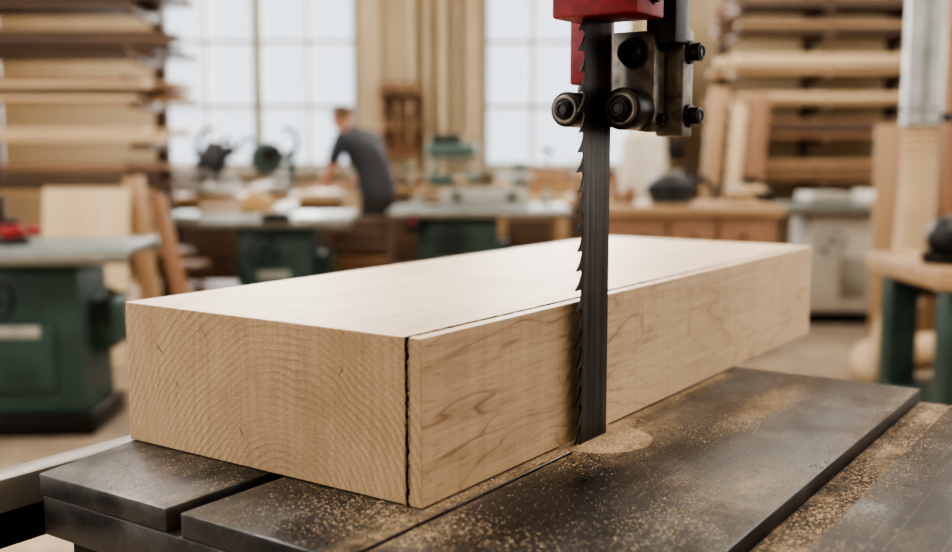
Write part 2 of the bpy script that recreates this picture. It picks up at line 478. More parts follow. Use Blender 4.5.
wi = 0
def window(axis, pos, a0, a1, z0, z1, cols, rows, power, tint=(0.98, 0.99, 1.0)):
    global wi
    wi += 1
    b = B('window_%d' % wi)
    def bar(c0, c1, zz0, zz1, t=0.05):
        if axis == 'y': b.bx(c0, c1, pos + .03, pos + .03 + t, zz0, zz1, 'frame')
        else:
            s = 1 if pos > 0 else -1
            b.bx(min(pos + s * .03, pos + s * (.03 + t)), max(pos + s * .03, pos + s * (.03 + t)), c0, c1, zz0, zz1, 'frame')
    w = 0.08
    bar(a0, a0 + w, z0, z1); bar(a1 - w, a1, z0, z1); bar(a0 + w, a1 - w, z0, z0 + w); bar(a0 + w, a1 - w, z1 - w, z1)
    for i in range(1, cols):
        x = a0 + (a1 - a0) * i / cols
        t = 0.055 if (i * 2 == cols) else 0.020
        bar(x - t, x + t, z0 + w, z1 - w)
    for j in range(1, rows):
        z = z0 + (z1 - z0) * j / rows
        bar(a0 + w, a1 - w, z - .022, z + .022, 0.04)
    b.finish()
    ld = bpy.data.lights.new('window_area_light_%d' % wi, 'AREA')
    ld.shape = 'RECTANGLE'; ld.size = a1 - a0 + .1; ld.size_y = z1 - z0 + .1
    ld.energy = power; ld.color = tint
    lo = bpy.data.objects.new('window_area_light_%d' % wi, ld)
    COL.objects.link(lo)
    c = ((a0 + a1) / 2, (z0 + z1) / 2)
    if axis == 'y':
        lo.location = (c[0], pos + 0.16, c[1]); lo.rotation_euler = (radians(-90), 0, 0)
    else:
        s = 1 if pos > 0 else -1
        lo.location = (pos + s * 0.16, c[0], c[1])
        lo.rotation_euler = (0, radians(90 * s), 0)
        ld.size, ld.size_y = z1 - z0 + .1, a1 - a0 + .1
    return lo
for a in back_ops: window('y', Y1, *a, 4 if a[0] < -1 else 3, 4, 340 if a[0] < -1 else 260, (1.0, 0.99, 0.97))
for a in left_added_ops: window('x', X0, *a, 4, 4, 145)
for a, p in zip(right_added_ops, (98, 92, 105)): window('x', X1, *a, 4, 4, p, (1.0, 0.98, 0.94))

b = B('trim_window_sill')
for a in back_ops: b.bx(a[0] - .08, a[1] + .08, Y1 - .12, Y1, a[2] - .05, a[2], 'frame', .008)
b.finish()
b = B('baseboard_back'); b.bx(X0, X1, Y1 - .025, Y1, 0, .14, 'frame'); b.finish()
b = B('baseboard_left'); b.bx(X0, X0 + .025, Y0, Y1 - .03, 0, .14, 'frame'); b.finish()
b = B('baseboard_right'); b.bx(X1 - .025, X1, Y0, Y1 - .03, 0, .14, 'frame'); b.finish()
b = B('trim_wall_pier')
b.bx(-1.12, -.98, Y1 - .10, Y1, .14, H, 'wall'); b.bx(-.12, .02, Y1 - .10, Y1, .14, H, 'wall')
b.bx(1.75, 2.0, Y1 - .15, Y1, .14, H, 'wall')
b.finish()
b = B('wall_pipe')
for x, r in ((-.66, .05), (-.50, .035), (-.34, .06), (-.2, .03)):
    b.cyl((x, Y1 - .08, 0.0), (x, Y1 - .08, H), r, 'pipe')
    for z in (1.0, 2.0, 3.0): b.box((x, Y1 - .04, z), (r * 2.4, .08, .03), 'grey')
b.finish()

def add_fill_lamp(x, y, l, power):  # unseen ceiling fixtures added as overhead fill for block and room
    b = B('added_ceiling_lamp')
    b.box((x, y, 3.72), (.28, l, .05), 'white', bev=.01)
    for dx in (-.07, .07): b.cyl((x + dx, y - l / 2 + .05, 3.68), (x + dx, y + l / 2 - .05, 3.68), .018, 'added_tube', seg=10)
    for dy in (-l / 3, l / 3): b.cyl((x, y + dy, 3.74), (x, y + dy, H), .008, 'steel', seg=8)
    b.finish()
    ld = bpy.data.lights.new('added_fill_light', 'AREA'); ld.shape = 'RECTANGLE'; ld.size = .6; ld.size_y = l
    ld.energy = power; ld.color = (1.0, 0.965, 0.90)
    lo = bpy.data.objects.new('added_fill_light', ld); COL.objects.link(lo); lo.location = (x, y, 3.62)
for x, y, p in ((-1.6, 2.6, 106), (1.9, 2.8, 78), (-2.6, 6.2, 38), (.3, 6.2, 38), (3.0, 6.4, 46), (-2.0, -1.0, 24), (1.8, -1.0, 36), (-1.5, 9.2, 26), (2.5, 9.2, 28)):
    add_fill_lamp(x, y, 1.6, p)

# ------------------------------------------------------------------ band saw
ORG = (-0.0474, 0.8857, 0.0); ANG = atan2(0.8235, 0.5673)
saw = empty('band_saw', ORG, ANG)
T = 0.95
XE = .752
b = B('table')
bv = 0.0018
b.prism([(-.125, .187), (XE, .187), (XE, .408), (.03, .402), (-.128, .372)], T - .022, T, 'table', bev=bv)
b.prism([(-.125, .168), (-.125, -.018), (.252, -.018), (.252, -.0225), (-.125, -.0225), (-.125, -.255), (XE, -.255), (XE, .168)], T - .022, T, 'table', bev=.0015)
b.bx(-.125, XE, -.66, -.306, T - .022, T, 'table', bv)
b.prism([(-.123, -.655), (XE - .002, -.655), (XE - .002, .405), (.03, .399), (-.126, .370)], T - .062, T - .0222, 'table', bev=.002)
b.bx(-.110, XE - .02, -.64, .35, T - .125, T - .0625, 'dark', .004)
b.finish(saw)
b = B('slot_sawdust_bed')
b.bx(-.115, XE - .005, -.3055, -.2555, T - .0222, T - .0165, 'slotbed'); b.finish(saw)
b = B('throat_insert')
b.cyl((.294, -.016, T - .004), (.294, -.016, T + .0003), .060, 'dust', seg=64)
b.finish(saw)
b = B('trunnion')
b.bx(.02, .62, -.30, .28, T - .19, T - .126, 'rubber', .01)
b.bx(.15, .45, -.30, .2, .79, T - .19 + .001, 'rubber', .002)
b.finish(saw)
b = B('lower_wheel_cabinet')
b.bx(.12, .50, -.86, .16, .06, .79, 'dark', .04)
b.bx(.06, .54, -.90, .20, 0, .06, 'rubber', .01)
b.cyl((.12, -.36, .45), (.105, -.36, .45), .30, 'dark', seg=48)
b.finish(saw)
b = B('frame_column')
b.bx(.20, .40, -.88, -.70, .78, 1.80, 'red', .02)
b.finish(saw)
b = B('upper_wheel_case')
b.prism([(-.93, 0), (.08, 0), (.14, .06), (.14, .5), (.0, .72), (-.2, .82), (-.58, .82), (-.82, .7), (-.93, .5)], 0, .24, 'red',
        Matrix.Translation((.18, 0, 1.78)) @ Matrix(((0, 0, 1, 0), (1, 0, 0, 0), (0, 1, 0, 0), (0, 0, 0, 1))), bev=.01)
b.finish(saw)
b = B('fence_rail')
b.bx(-.75, .80, .425, .462, T - .050, T - .014, 'rail', .004)
b.bx(-.75, .80, .462, .476, T - .070, T - .030, 'rubber', .001)
b.bx(-.75, .80, .425, .455, T - .085, T - .053, 'rubber', .001)
for x in (.2, .6): b.bx(x - .015, x + .015, .36, .43, T - .05, T - .03, 'rubber')
b.finish(saw)
# blade
BY = -.014
XA, XB = .259, .317
b = B('blade')
b.bx(XA, XB, BY - .0009, BY + .0009, .55, 1.80, 'blade')
z = 1.79; k = 0
pitch = .0205
while z > .9:
    off = (-.0012, .0, .0012)[k % 3]
    t = bmesh.new()
    prof = [(XA + .0005, z), (XA - .0045, z - .0095), (XA - .0110, z - .0162), (XA - .0116, z - .0172), (XA - .0025, z - .0160), (XA + .0005, z - .0182)]
    fr_, bk_ = [], []
    for x, zz in prof:
        o = off * (XA + .0005 - x) / .0115
        fr_.append(t.verts.new((x, BY - .0009 + o, zz))); bk_.append(t.verts.new((x, BY + .0009 + o, zz)))
    t.faces.new(fr_); t.faces.new(bk_[::-1])
    for i in range(len(prof)):
        j = (i + 1) % len(prof)
        t.faces.new((fr_[i], bk_[i], bk_[j], fr_[j]))
    bmesh.ops.recalc_face_normals(t, faces=t.faces[:])
    b.add(t, 'blade')
    z -= pitch; k += 1
b.finish(saw)
# upper guide assembly
b = B('guide_housing')
b.bx(.243, .307, -.080, .016, 1.396, 1.79, 'red', .003)
b.bx(.330, .362, .004, .044, 1.335, 1.43, 'red', .003)
b.bx(.307, .362, -.05, .040, 1.42, 1.79, 'red', .003)
b.finish(saw)
b = B('guide_post')
b.bx(.335, .372, -.080, -.046, 1.375, 1.79, 'rubber', .002)
b.finish(saw)

def bolt(b, p, axis, r, l, key='rubber', sock=True):
    p = Vector(p); a = Vector(axis).normalized()
    b.cyl(p, p + a * l * .25, r * 1.28, key, seg=32, bev=r * .08)
    b.cyl(p + a * l * .25, p + a * l, r, key, seg=32, bev=r * .12)
    b.torus(p + a * l, r * .62, r * .16, key, axis)
    if sock: b.cyl(p + a * l * .98, p + a * l * 1.02, r * .42, 'black', seg=6)

b = B('guide_block')
Mx = Matrix(((0, 0, 1, 0), (1, 0, 0, 0), (0, 1, 0, 0), (0, 0, 0, 1)))
b.prism([(-.008, 1.288), (-.050, 1.282), (-.058, 1.292), (-.058, 1.382), (-.051, 1.389), (-.008, 1.389)], .332, .360, 'gsteel', Mx, bev=.0025)
b.bx(.362, .390, -.078, -.046, 1.278, 1.392, 'gsteel', .003)
b.bx(.343, .360, -.0075, .042, 1.288, 1.335, 'gsteel', .003)
b.finish(saw)
b = B('guide_roller')
b.cyl((.296, -.038, 1.306), (.332, -.038, 1.306), .0220, 'rubber', seg=48, bev=.002)
b.torus((.296, -.038, 1.306), .0155, .0032, 'gsteel', (1, 0, 0))
bolt(b, (.296, -.038, 1.306), (-1, 0, 0), .0110, .010)
bolt(b, (.333, -.034, 1.366), (-1, 0, 0), .0130, .016)
b.cyl((.300, .031, 1.307), (.343, .031, 1.307), .0190, 'rubber', seg=48, bev=.002)
b.torus((.300, .031, 1.307), .0130, .0030, 'gsteel', (1, 0, 0))
bolt(b, (.300, .031, 1.307), (-1, 0, 0), .009, .008)
b.finish(saw)
b = B('guide_bolts')
bolt(b, (.377, -.078, 1.368), (0, -1, 0), .0098, .014)
bolt(b, (.377, -.078, 1.300), (0, -1, 0), .0098, .014)
bolt(b, (.347, -.058, 1.374), (0, -1, 0), .0055, .007)
bolt(b, (.347, -.058, 1.296), (0, -1, 0), .0055, .007)
bolt(b, (.280, -.080, 1.415), (0, -1, 0), .006, .006)
b.finish(saw)

# sawdust flakes (one object)
verts, faces = [], []
def flake(x, y, z, s):
    a = random.random() * 2 * pi; tlt = random.uniform(-.5, .5); w = s * random.uniform(.35, .8)
    dx, dy = cos(a), sin(a); px, py = -dy, dx
    i = len(verts)
    zz = z + abs(tlt) * s * .5 + .0002
    verts.extend([(x - dx * s - px * w, y - dy * s - py * w, zz - tlt * s * .5), (x + dx * s - px * w, y + dy * s - py * w, zz + tlt * s * .5),
                  (x + dx * s * .8 + px * w, y + dy * s * .8 + py * w, zz + tlt * s * .5 + s * .2), (x - dx * s + px * w, y - dy * s + py * w, zz - tlt * s * .5 + s * .1),
                  (x, y, zz + s * .5)])
    faces.extend([(i, i + 1, i + 4), (i + 1, i + 2, i + 4), (i + 2, i + 3, i + 4), (i + 3, i, i + 4)])
def scatter(n, gen, z, s0, s1):
    c = 0
    while c < n:
        p = gen(); c += 1
        if p is None: continue
        x, y = p
        flake(x, y, z, random.uniform(s0, s1))
def okp(x, y):
    if y > -.002 and x > -.002: return None
    if x < -.123 or x > XE - .005: return None
    if -.306 < y < -.253 or .165 < y < .19: return None
    if -.024 < y < -.017 and x < .24: return None
    return (x, y)
G = random.gauss
scatter(7500, lambda: okp(G(.30, .060), -.004 - abs(G(0, .034))), T, .0003, .0011)
scatter(5000, lambda: okp(random.uniform(0, .7), -.003 - abs(G(0, .009))), T, .0003, .0012)
scatter(5000, lambda: okp(G(.54, .10), G(-.115, .018)), T, .0003, .0010)
scatter(5000, lambda: okp(random.uniform(-.12, .75), random.uniform(-.25, 0)), T, .0003, .0008)
scatter(2200, lambda: okp(random.uniform(-.12, 0), random.uniform(-.02, .36)), T, .0003, .0009)
scatter(2400, lambda: okp(G(-.03, .03), G(-.005, .06)), T, .0003, .0012)
scatter(1800, lambda: okp(G(.10, .09), G(-.19, .03)), T, .0003, .0009)
scatter(2400, lambda: okp(random.uniform(-.1, .75), -.306 - abs(G(0, .022))), T, .0003, .0011)
scatter(1800, lambda: okp(random.uniform(-.1, .75), -.255 + abs(G(0, .012))), T, .0003, .0011)
scatter(4600, lambda: (random.uniform(-.11, .74), random.uniform(-.303, -.258)), T - .0165, .0004, .0017)
scatter(350, lambda: (random.uniform(-.11, .0), random.uniform(.170, .185)), T - .022, .0004, .0012)
me = bpy.data.meshes.new('sawdust'); me.from_pydata(verts, [], faces); me.materials.append(MAT['dust'])
ob = bpy.data.objects.new('sawdust', me); COL.objects.link(ob); ob.parent = saw

# ------------------------------------------------------------------ timber block
bm = bmesh.new()
def blk(x0, x1, y0, y1, z0, z1, bev):
    t = bmesh.new(); bmesh.ops.create_cube(t, size=1)
    for v in t.verts: v.co = Vector(((x0 + x1) / 2 + v.co.x * (x1 - x0), (y0 + y1) / 2 + v.co.y * (y1 - y0), (z0 + z1) / 2 + v.co.z * (z1 - z0)))
    bmesh.ops.bevel(t, geom=t.edges[:], offset=bev, segments=2, affect='EDGES', profile=.5)
    t.normal_update()
    for f in t.faces:
        n = f.normal
        ax = max(range(3), key=lambda i: abs(n[i]))
        f.material_index = (0, 1, 2)[ax]
        if ax == 1 and (abs(f.calc_center_median().y - .0155) < .004): f.material_index = 3
    me = bpy.data.meshes.new('t'); t.to_mesh(me); t.free(); bm.from_mesh(me); bpy.data.meshes.remove(me)
KX = .0136; KW = .0040
blk(0, 1.10, 0, KX, 0, .151, .0010)
blk(0, 1.10, KX + KW, .400, 0, .151, .0014)
def lip(pts_fn, n, matidx):
    for i in range(n):
        vs_ = [bm.verts.new(p) for p in pts_fn()]
        f = bm.faces.new(vs_); f.material_index = matidx
def lip_front():
    z = random.uniform(.002, .149); h = random.uniform(.001, .006); d = random.uniform(.0004, .0013); s = random.random() < .5
    y = KX if s else KX + KW; k = 1 if s else -1
    return [(-.0003, y - k * .0012, z - h), (-.0003, y + k * d, z), (-.0003, y - k * .0012, z + h)]
lip(lip_front, 150, 0)
def lip_top():
    x = random.uniform(.005, 1.09); h = random.uniform(.002, .010); d = random.uniform(.0004, .0013); s = random.random() < .5
    y = KX if s else KX + KW; k = 1 if s else -1
    return [(x - h, y - k * .0012, .1513), (x, y + k * d, .1513), (x + h, y - k * .0012, .1513)]
lip(lip_top, 300, 2)
for (cy, cz, ln, wd) in ((.345, .105, .022, .0005), (.318, .070, .014, .0004), (.275, .128, .018, .0004), (.225, .034, .016, .0004), (.092, .112, .013, .0004)):
    d = Vector((cy - .17, cz + .05)).normalized(); nn = Vector((-d.y, d.x))
    a = Vector((cy, cz)) - d * ln / 2; e = Vector((cy, cz)) + d * ln / 2; mid = Vector((cy, cz)) + nn * ln * .04
    pts = [a, mid - nn * wd, e, mid + nn * wd]
    f = bm.faces.new([bm.verts.new((-.0004, p.x, p.y)) for p in pts]); f.material_index = 3
me = bpy.data.meshes.new('timber_block'); bm.to_mesh(me); bm.free()
for k in ('b_end', 'b_side', 'b_top', 'kerf'): me.materials.append(MAT[k])
ob = bpy.data.objects.new('timber_block', me); COL.objects.link(ob)
ob.location = (ORG[0], ORG[1], T + .0005); ob.rotation_euler = (0, 0, ANG)

# ------------------------------------------------------------------ background machines
def handwheel(b, c, R, axis, key='steel'):
    b.torus(c, R, R * .1, key, axis)
    a = Vector(axis).normalized(); u = a.orthogonal().normalized(); v = a.cross(u)
    for i in range(4):
        d = u * cos(i * pi / 2 + .4) + v * sin(i * pi / 2 + .4)
        b.cyl(c, Vector(c) + d * R, R * .07, key, seg=8)
    b.cyl(Vector(c) - a * .03, Vector(c) + a * .03, R * .2, key, seg=14)
    b.cyl(Vector(c) + u * R * .9, Vector(c) + u * R * .9 + a * .07, R * .1, 'black', seg=10)

def table_saw(name, cx, cy, w, d, h, cabs, rotz=0, body='green', fence=None, top='iron'):
    b = B(name)
    b.box((0, 0, h - .018), (w, d, .036), top, bev=.006)
    for i in range(6):
        x = -w / 2 + w * (i + .5) / 6
        b.box((x, 0, h - .055), (.014, d - .04, .04), top)
    b.box((0, -d / 2 - .03, h - .045), (w + .06, .03, .05), 'steel', bev=.006)
    b.box((0, d / 2 + .02, h - .045), (w, .025, .05), 'steel', bev=.006)
    cz0, cz1 = .10, h - .04
    for ci, (cabx, cabw) in enumerate(cabs):
        b.box((cabx, 0, (cz0 + cz1) / 2), (cabw, d * .78, cz1 - cz0), body, bev=.02, taper=.93)
        b.box((cabx, 0, .05), (cabw + .08, d * .86, .10), 'rubber', bev=.012)
        b.box((cabx, -d * .40, (cz0 + cz1) / 2 - .1), (cabw * .6, .02, .30), body, bev=.006)
        b.box((cabx, -d * .415, (cz0 + cz1) / 2 + .02), (cabw * .4, .006, .05), 'grey', bev=.002)
        if ci == 0:
            handwheel(b, (cabx - .05, -d * .39 - .09, h - .22), .09, (0, -1, 0), 'rubber')
            handwheel(b, (cabx + cabw * .5 + .06, 0, h - .3), .09, (1, 0, 0), 'rubber')
            b.box((cabx + cabw * .5 + .02, d * .12, h - .38), (.14, .25, .24), body, bev=.03)
    b.box((-w * .38, -d / 2 - .07, h - .11), (.10, .05, .13), 'black', bev=.01)
    b.cyl((-w * .38, -d / 2 - .10, h - .09), (-w * .38, -d / 2 - .09, h - .09), .025, 'redbg', seg=16)
    if fence is not None:
        b.box((fence, 0, h + .035), (.05, d + .05, .065), 'white', bev=.006)
        b.box((fence, -d / 2 - .05, h), (.18, .07, .06), 'black', bev=.01)
    return b.finish(loc=(cx, cy, 0), rotz=rotz)

table_saw('green_table_saw', -2.20, 4.80, 1.30, .62, .85, [(.14, .60)], 0.06)
b = B('router')
b.cyl((0, 0, 0), (0, 0, .03), .08, 'black', seg=32, bev=.006); b.cyl((0, 0, .03), (0, 0, .09), .05, 'redbg', seg=28, bev=.012); b.cyl((0, 0, .09), (0, 0, .115), .035, 'black', seg=24, bev=.01)
for s in (-1, 1): b.cyl((s * .05, 0, .05), (s * .09, 0, .06), .010, 'redbg'); b.sph((s * .105, 0, .065), (.028, .024, .024), 'redbg')
b.finish(loc=(-2.08, 4.68, .852))
table_saw('cabinet_saw', -1.44, 6.95, 1.24, .62, .86, [(.14, .50)], 0.0, fence=.18)
b = B('feather_board_jig')
b.bx(-.35, -.05, -.1, .1, 0, .05, 'w_mid', .004); b.prism([(-.1, 0), (.14, 0), (.12, .10), (.0, .16), (-.08, .09)], -.02, .02, 'yellow', Matrix.Rotation(radians(90), 4, 'X'), bev=.004)
b.finish(loc=(-1.48, 6.98, .862))
table_saw('jointer', .03, 7.62, 1.24, .50, .88, [(-.16, .62)], 0.0, body='green', fence=None)
b = B('fence_guide'); b.bx(-.32, .32, -.02, .02, 0, .12, 'grey', .006); b.bx(-.1, .1, .02, .10, .0, .05, 'grey', .006); b.cyl((-.2, -.02, .07), (-.2, -.06, .07), .03, 'black'); b.cyl((.2, -.02, .07), (.2, -.06, .07), .03, 'black')
b.finish(loc=(.06, 7.58, .882))
b = B('scrap_crate')
for i in range(3):
    z = i * .27
    for s in (-1, 1):
        for j in range(3): b.bx(-.20, .20, s * .15 - .01, s * .15 + .01, z + .01 + j * .085, z + .08 + j * .085, ('w_dark', 'w_red', 'w_dark')[i], .003)
        b.bx(s * .20 - .012, s * .20 + .012, -.15, .15, z, z + .26, ('w_red', 'w_dark', 'w_red')[i], .003)
    b.bx(-.19, .19, -.14, .14, z, z + .015, 'w_mid')
b.finish(loc=(-.83, 7.65, 0))

def workbench(name, x0, x1, y0, y1, h, top='w_mid', leg='w_mid', th=.07, legw=.09, panel=False, drawers=0):
    b = B(name)
    b.bx(x0, x1, y0, y1, h - th, h, top, .006)
    for x in (x0 + legw, x1 - legw):
        for y in (y0 + legw * .8, y1 - legw * .8):
            b.bx(x - legw / 2, x + legw / 2, y - legw / 2, y + legw / 2, 0, h - th, leg, .004)
    b.bx(x0 + legw, x1 - legw, y0 + .05, y0 + .08, h - th - .12, h - th, leg, .003)
    b.bx(x0 + legw, x1 - legw, y1 - .08, y1 - .05, h - th - .12, h - th, leg, .003)
    b.bx(x0 + .05, x1 - .05, y0 + .06, y1 - .06, .16, .19, leg, .003)
    if panel:
        n = drawers or 2
        for i in range(n):
            xa = x0 + .10 + (x1 - x0 - .2) * i / n; xb = x0 + .10 + (x1 - x0 - .2) * (i + 1) / n
            b.bx(xa + .01, xb - .01, y0 + .02, y0 + .05, .25, h - th - .02, leg, .005)
            b.cyl(((xa + xb) / 2, y0 + .02, h - .2), ((xa + xb) / 2, y0 - .01, h - .2), .015, 'rubber', seg=12)
    return b.finish()

workbench('miter_saw_bench', -2.45, -1.10, 8.25, 8.95, .92, 'w_mid', 'w_dark', panel=True)
workbench('drawer_workbench', .80, 1.95, 6.6, 7.3, .93, 'w_mid', 'w_red', panel=True, drawers=3)
workbench('vise_workbench', .1, .78, 8.3, 8.9, .92, 'w_pale', 'w_mid')
workbench('wall_workbench', -.9, .0, 9.6, 10.2, .95, 'w_mid', 'w_dark', panel=True)
workbench('green_leg_workbench', 1.87, 3.2, 4.20, 5.0, .79, 'w_mid', 'green', th=.085, legw=.13)
workbench('long_assembly_bench', .25, 1.7, 9.7, 10.4, .95, 'w_mid', 'w_dark', panel=True, drawers=3)

def miter_saw(loc, rotz=0, body='green2'):
    b = B('miter_saw')
    b.cyl((0, 0, 0), (0, 0, .06), .17, 'grey', seg=36, bev=.01)
    b.box((0, .05, .05), (.60, .14, .07), 'grey', bev=.01)
    b.box((-.17, .10, .12), (.24, .02, .08), 'steel', bev=.004); b.box((.17, .10, .12), (.24, .02, .08), 'steel', bev=.004)
    b.box((0, .18, .16), (.08, .08, .22), body, bev=.015)
    b.box((0, .10, .30), (.07, .28, .07), body, rot=(radians(25), 0, 0), bev=.02)
    b.cyl((-.03, -.02, .30), (.03, -.02, .30), .14, body, seg=36, bev=.01)
    b.cyl((-.005, -.02, .28), (.005, -.02, .28), .135, 'steel', seg=48)
    b.cyl((.03, .0, .34), (.20, .0, .36), .055, 'black', seg=24, bev=.01)
    b.tube([(0, -.10, .42), (0, -.18, .46), (0, -.24, .42), (0, -.24, .35)], .018, 'black')
    b.tube([(0, .18, .26), (.02, .24, .42), (.06, .2, .52), (.1, .1, .54)], .02, 'black')
    return b.finish(loc=loc, rotz=rotz)
miter_saw((-2.12, 8.50, .921), 0.9, 'dark')
miter_saw((-1.70, 8.66, .921), -1.1, 'green2')
b = B('bench_planer')
b.box((0, 0, .06), (.46, .30, .12), 'green2', bev=.015)
for sx in (-1, 1):
    for sy in (-1, 1): b.cyl((sx * .19, sy * .11, .12), (sx * .19, sy * .11, .30), .018, 'steel')
b.box((0, 0, .33), (.48, .30, .13), 'green2', bev=.025); b.cyl((-.2, 0, .43), (.1, 0, .43), .055, 'dark', bev=.01)
b.cyl((-.21, -.10, .22), (.21, -.10, .22), .022, 'steel'); b.cyl((-.21, .10, .22), (.21, .10, .22), .022, 'steel')
handwheel(b, (.19, 0, .42), .05, (0, 0, 1), 'rubber')
b.finish(loc=(-.22, 9.80, .951))
b = B('bench_lathe')
b.bx(-.26, .26, -.07, .07, 0, .07, 'green2', .01); b.box((-.19, 0, .15), (.14, .15, .17), 'green2', bev=.03); b.box((.21, 0, .13), (.09, .11, .13), 'green2', bev=.02)
b.cyl((-.12, 0, .16), (.17, 0, .16), .03, 'w_red'); b.cyl((-.125, 0, .16), (-.11, 0, .16), .05, 'steel'); b.box((0, -.07, .12), (.14, .03, .04), 'steel', bev=.006); handwheel(b, (.27, 0, .13), .04, (1, 0, 0))
b.finish(loc=(.62, 10.15, .951))
b = B('bench_vise')
b.box((0, 0, .05), (.16, .2, .10), 'green2', bev=.02); b.box((0, -.12, .10), (.18, .05, .10), 'green2', bev=.01); b.box((0, .02, .12), (.18, .05, .08), 'iron', bev=.01); b.cyl((0, -.14, .06), (0, -.30, .06), .015, 'steel'); b.cyl((-.12, -.29, .06), (.12, -.29, .06), .008, 'steel')
b.finish(loc=(.25, 8.65, .921))
b = B('tool_chest')
b.bx(-.16, .16, -.12, .12, 0, .22, 'w_red', .006)
for i in range(3): b.bx(-.14, .14, -.128, -.118, .02 + i * .065, .075 + i * .065, 'w_mid', .003); b.cyl((0, -.128, .047 + i * .065), (0, -.14, .047 + i * .065), .008, 'steel', seg=10)
b.bx(-.17, .17, -.13, .13, .22, .235, 'w_dark', .004); b.finish(loc=(.58, 8.6, .921))
b = B('paint_can')
for i, (x, y, k) in enumerate(((0, 0, 'white'), (.16, .03, 'redbg'), (.31, -.02, 'grey'), (.46, .02, 'blue'))):
    b.cyl((x, y, 0), (x, y, .17), .065, k, bev=.004); b.torus((x, y, .17), .062, .006, 'steel')
b.finish(loc=(1.10, 10.2, .951))
def clutter(name, x0, x1, y0, y1, z, n, hmax=.2, ks=None):
    b = B(name)
    ks = ks or ('w_mid', 'w_red', 'w_pale', 'dark', 'black', 'green2', 'card', 'grey', 'dark', 'blue', 'w_dark', 'w_dark')
    for i in range(n):
        x = x0 + (x1 - x0) * (i + .5) / n; y = random.uniform(y0, y1); kk = random.choice(ks); t = random.random()
        if t < .35:
            b.box((x, y, z + .03), (random.uniform(.08, .2), random.uniform(.05, .12), .058), kk, rot=(0, 0, random.uniform(-.6, .6)), bev=.005)
            b.box((x + .01, y, z + .08), (.05, .04, .04), random.choice(ks), bev=.006)
        elif t < .6:
            h = random.uniform(.1, hmax); r = random.uniform(.025, .05)
            b.cyl((x, y, z), (x, y, z + h * .75), r, kk, seg=18, bev=.004); b.cyl((x, y, z + h * .75), (x, y, z + h * .9), r, kk, r2=r * .4, seg=18); b.cyl((x, y, z + h * .9), (x, y, z + h), r * .4, 'black', seg=12)
        elif t < .8:
            for j in range(3): b.box((x, y, z + .013 + j * .026), (random.uniform(.12, .3), .08, .024), random.choice(ks[:3]), rot=(0, 0, random.uniform(-.4, .4)), bev=.002)
        else:
            h = random.uniform(.15, hmax + .12)
            b.box((x, y, z + .012), (.12, .1, .024), 'dark', bev=.003); b.cyl((x, y, z + .02), (x, y, z + h), .012, 'steel', seg=10); b.box((x, y, z + h), (.12, .05, .045), kk, rot=(0, .3, 0), bev=.01)
    b.finish()
clutter('hand_tool_clutter', .30, 1.65, 9.76, 9.82, .951, 13, .28)
clutter('bench_tool_clutter', -.85, -.50, 9.7, 10.1, .951, 4, .30)
clutter('jointer_top_clutter', -.50, .60, 7.74, 7.78, .881, 7, .12, ('w_mid', 'w_dark', 'w_pale', 'dark', 'black', 'grey'))
clutter('planer_bench_clutter', .86, 1.05, 6.72, 7.1, .931, 2, .14)

b = B('storage_shelf')
for x in (1.80, 2.06): b.bx(x - .015, x + .015, 10.35, 10.75, 0, 2.1, 'w_dark', .003)
for z in (.3, .75, 1.15, 1.5, 1.85): b.bx(1.815, 2.045, 10.35, 10.75, z, z + .025, 'w_mid', .003)
for z, k, h in ((.325, 'card', .28), (.775, 'green2', .2), (1.175, 'dark', .18), (1.525, 'card', .22), (1.875, 'blue', .15)):
    b.bx(1.84, 2.02, 10.4, 10.65, z + .001, z + h, k, .006)
b.finish()

b = B('clamp_rack')
b.bx(-.98, -.56, -.03, .0, 1.22, 1.98, 'w_red', .004)
for i, x in enumerate((-.95, -.88, -.81, -.74, -.67, -.60)):
    h = .45 + .12 * (i % 2)
    k = ('w_red', 'rubber', 'w_mid', 'w_dark', 'w_pale', 'rubber')[i]
    b.bx(x - .014, x + .014, -.07, -.045, 1.85 - h, 1.93, k, .003)
    b.bx(x - .03, x + .03, -.16, -.04, 1.85, 1.90, 'w_mid' if i % 2 else 'rubber', .005)
    b.bx(x - .025, x + .025, -.15, -.04, 1.60, 1.64, 'rubber', .005)
    b.cyl((x, -.14, 1.48), (x, -.14, 1.64), .013, 'w_mid', seg=10)
b.finish(loc=(0, Y1 - .15, 0))

b = B('dust_collector')
b.cyl((0, 0, .1), (0, 0, .62), .22, 'green2', seg=36, bev=.01)
b.cyl((0, 0, .62), (0, 0, .78), .24, 'grey', r2=.20, seg=36)
b.tube([(0, 0, .78), (0, 0, .84), (0, 0, 1.0), (0, 0, 1.25), (0, 0, 1.40), (0, 0, 1.46), (0, 0, 1.49)], [.17, .19, .20, .195, .18, .12, .03], 'cloth', seg=28)
for i in range(3):
    a = i * 2.1; b.cyl((cos(a) * .2, sin(a) * .2, 0), (cos(a) * .18, sin(a) * .18, .12), .02, 'black', seg=10)
b.tube([(-.2, 0, .45), (-.35, 0, .5), (-.42, 0, .4), (-.42, 0, .12)], .05, 'hose')
b.finish(loc=(1.42, 8.95, 0))

b = B('shop_vacuum_head')
b.sph((0, 0, .10), (.17, .13, .10), 'black'); b.cyl((0, 0, 0), (0, 0, .06), .14, 'black', seg=32, bev=.01); b.tube([(.12, 0, .14), (.2, 0, .17), (.28, 0, .10), (.27, 0, .02)], .022, 'black'); b.box((0, 0, .20), (.16, .03, .025), 'grey', bev=.008)
b.finish(loc=(1.27, 6.85, .931))
b = B('offcut_pile')
for i in range(7):
    b.box((random.uniform(-.06, .06), random.uniform(-.12, .12), .012 + .024 * i * .6), (random.uniform(.12, .2), .06, .022), random.choice(('w_pale', 'w_mid', 'w_red')), rot=(0, 0, random.uniform(-.4, .4)), bev=.002)
b.finish(loc=(1.80, 7.05, .931))

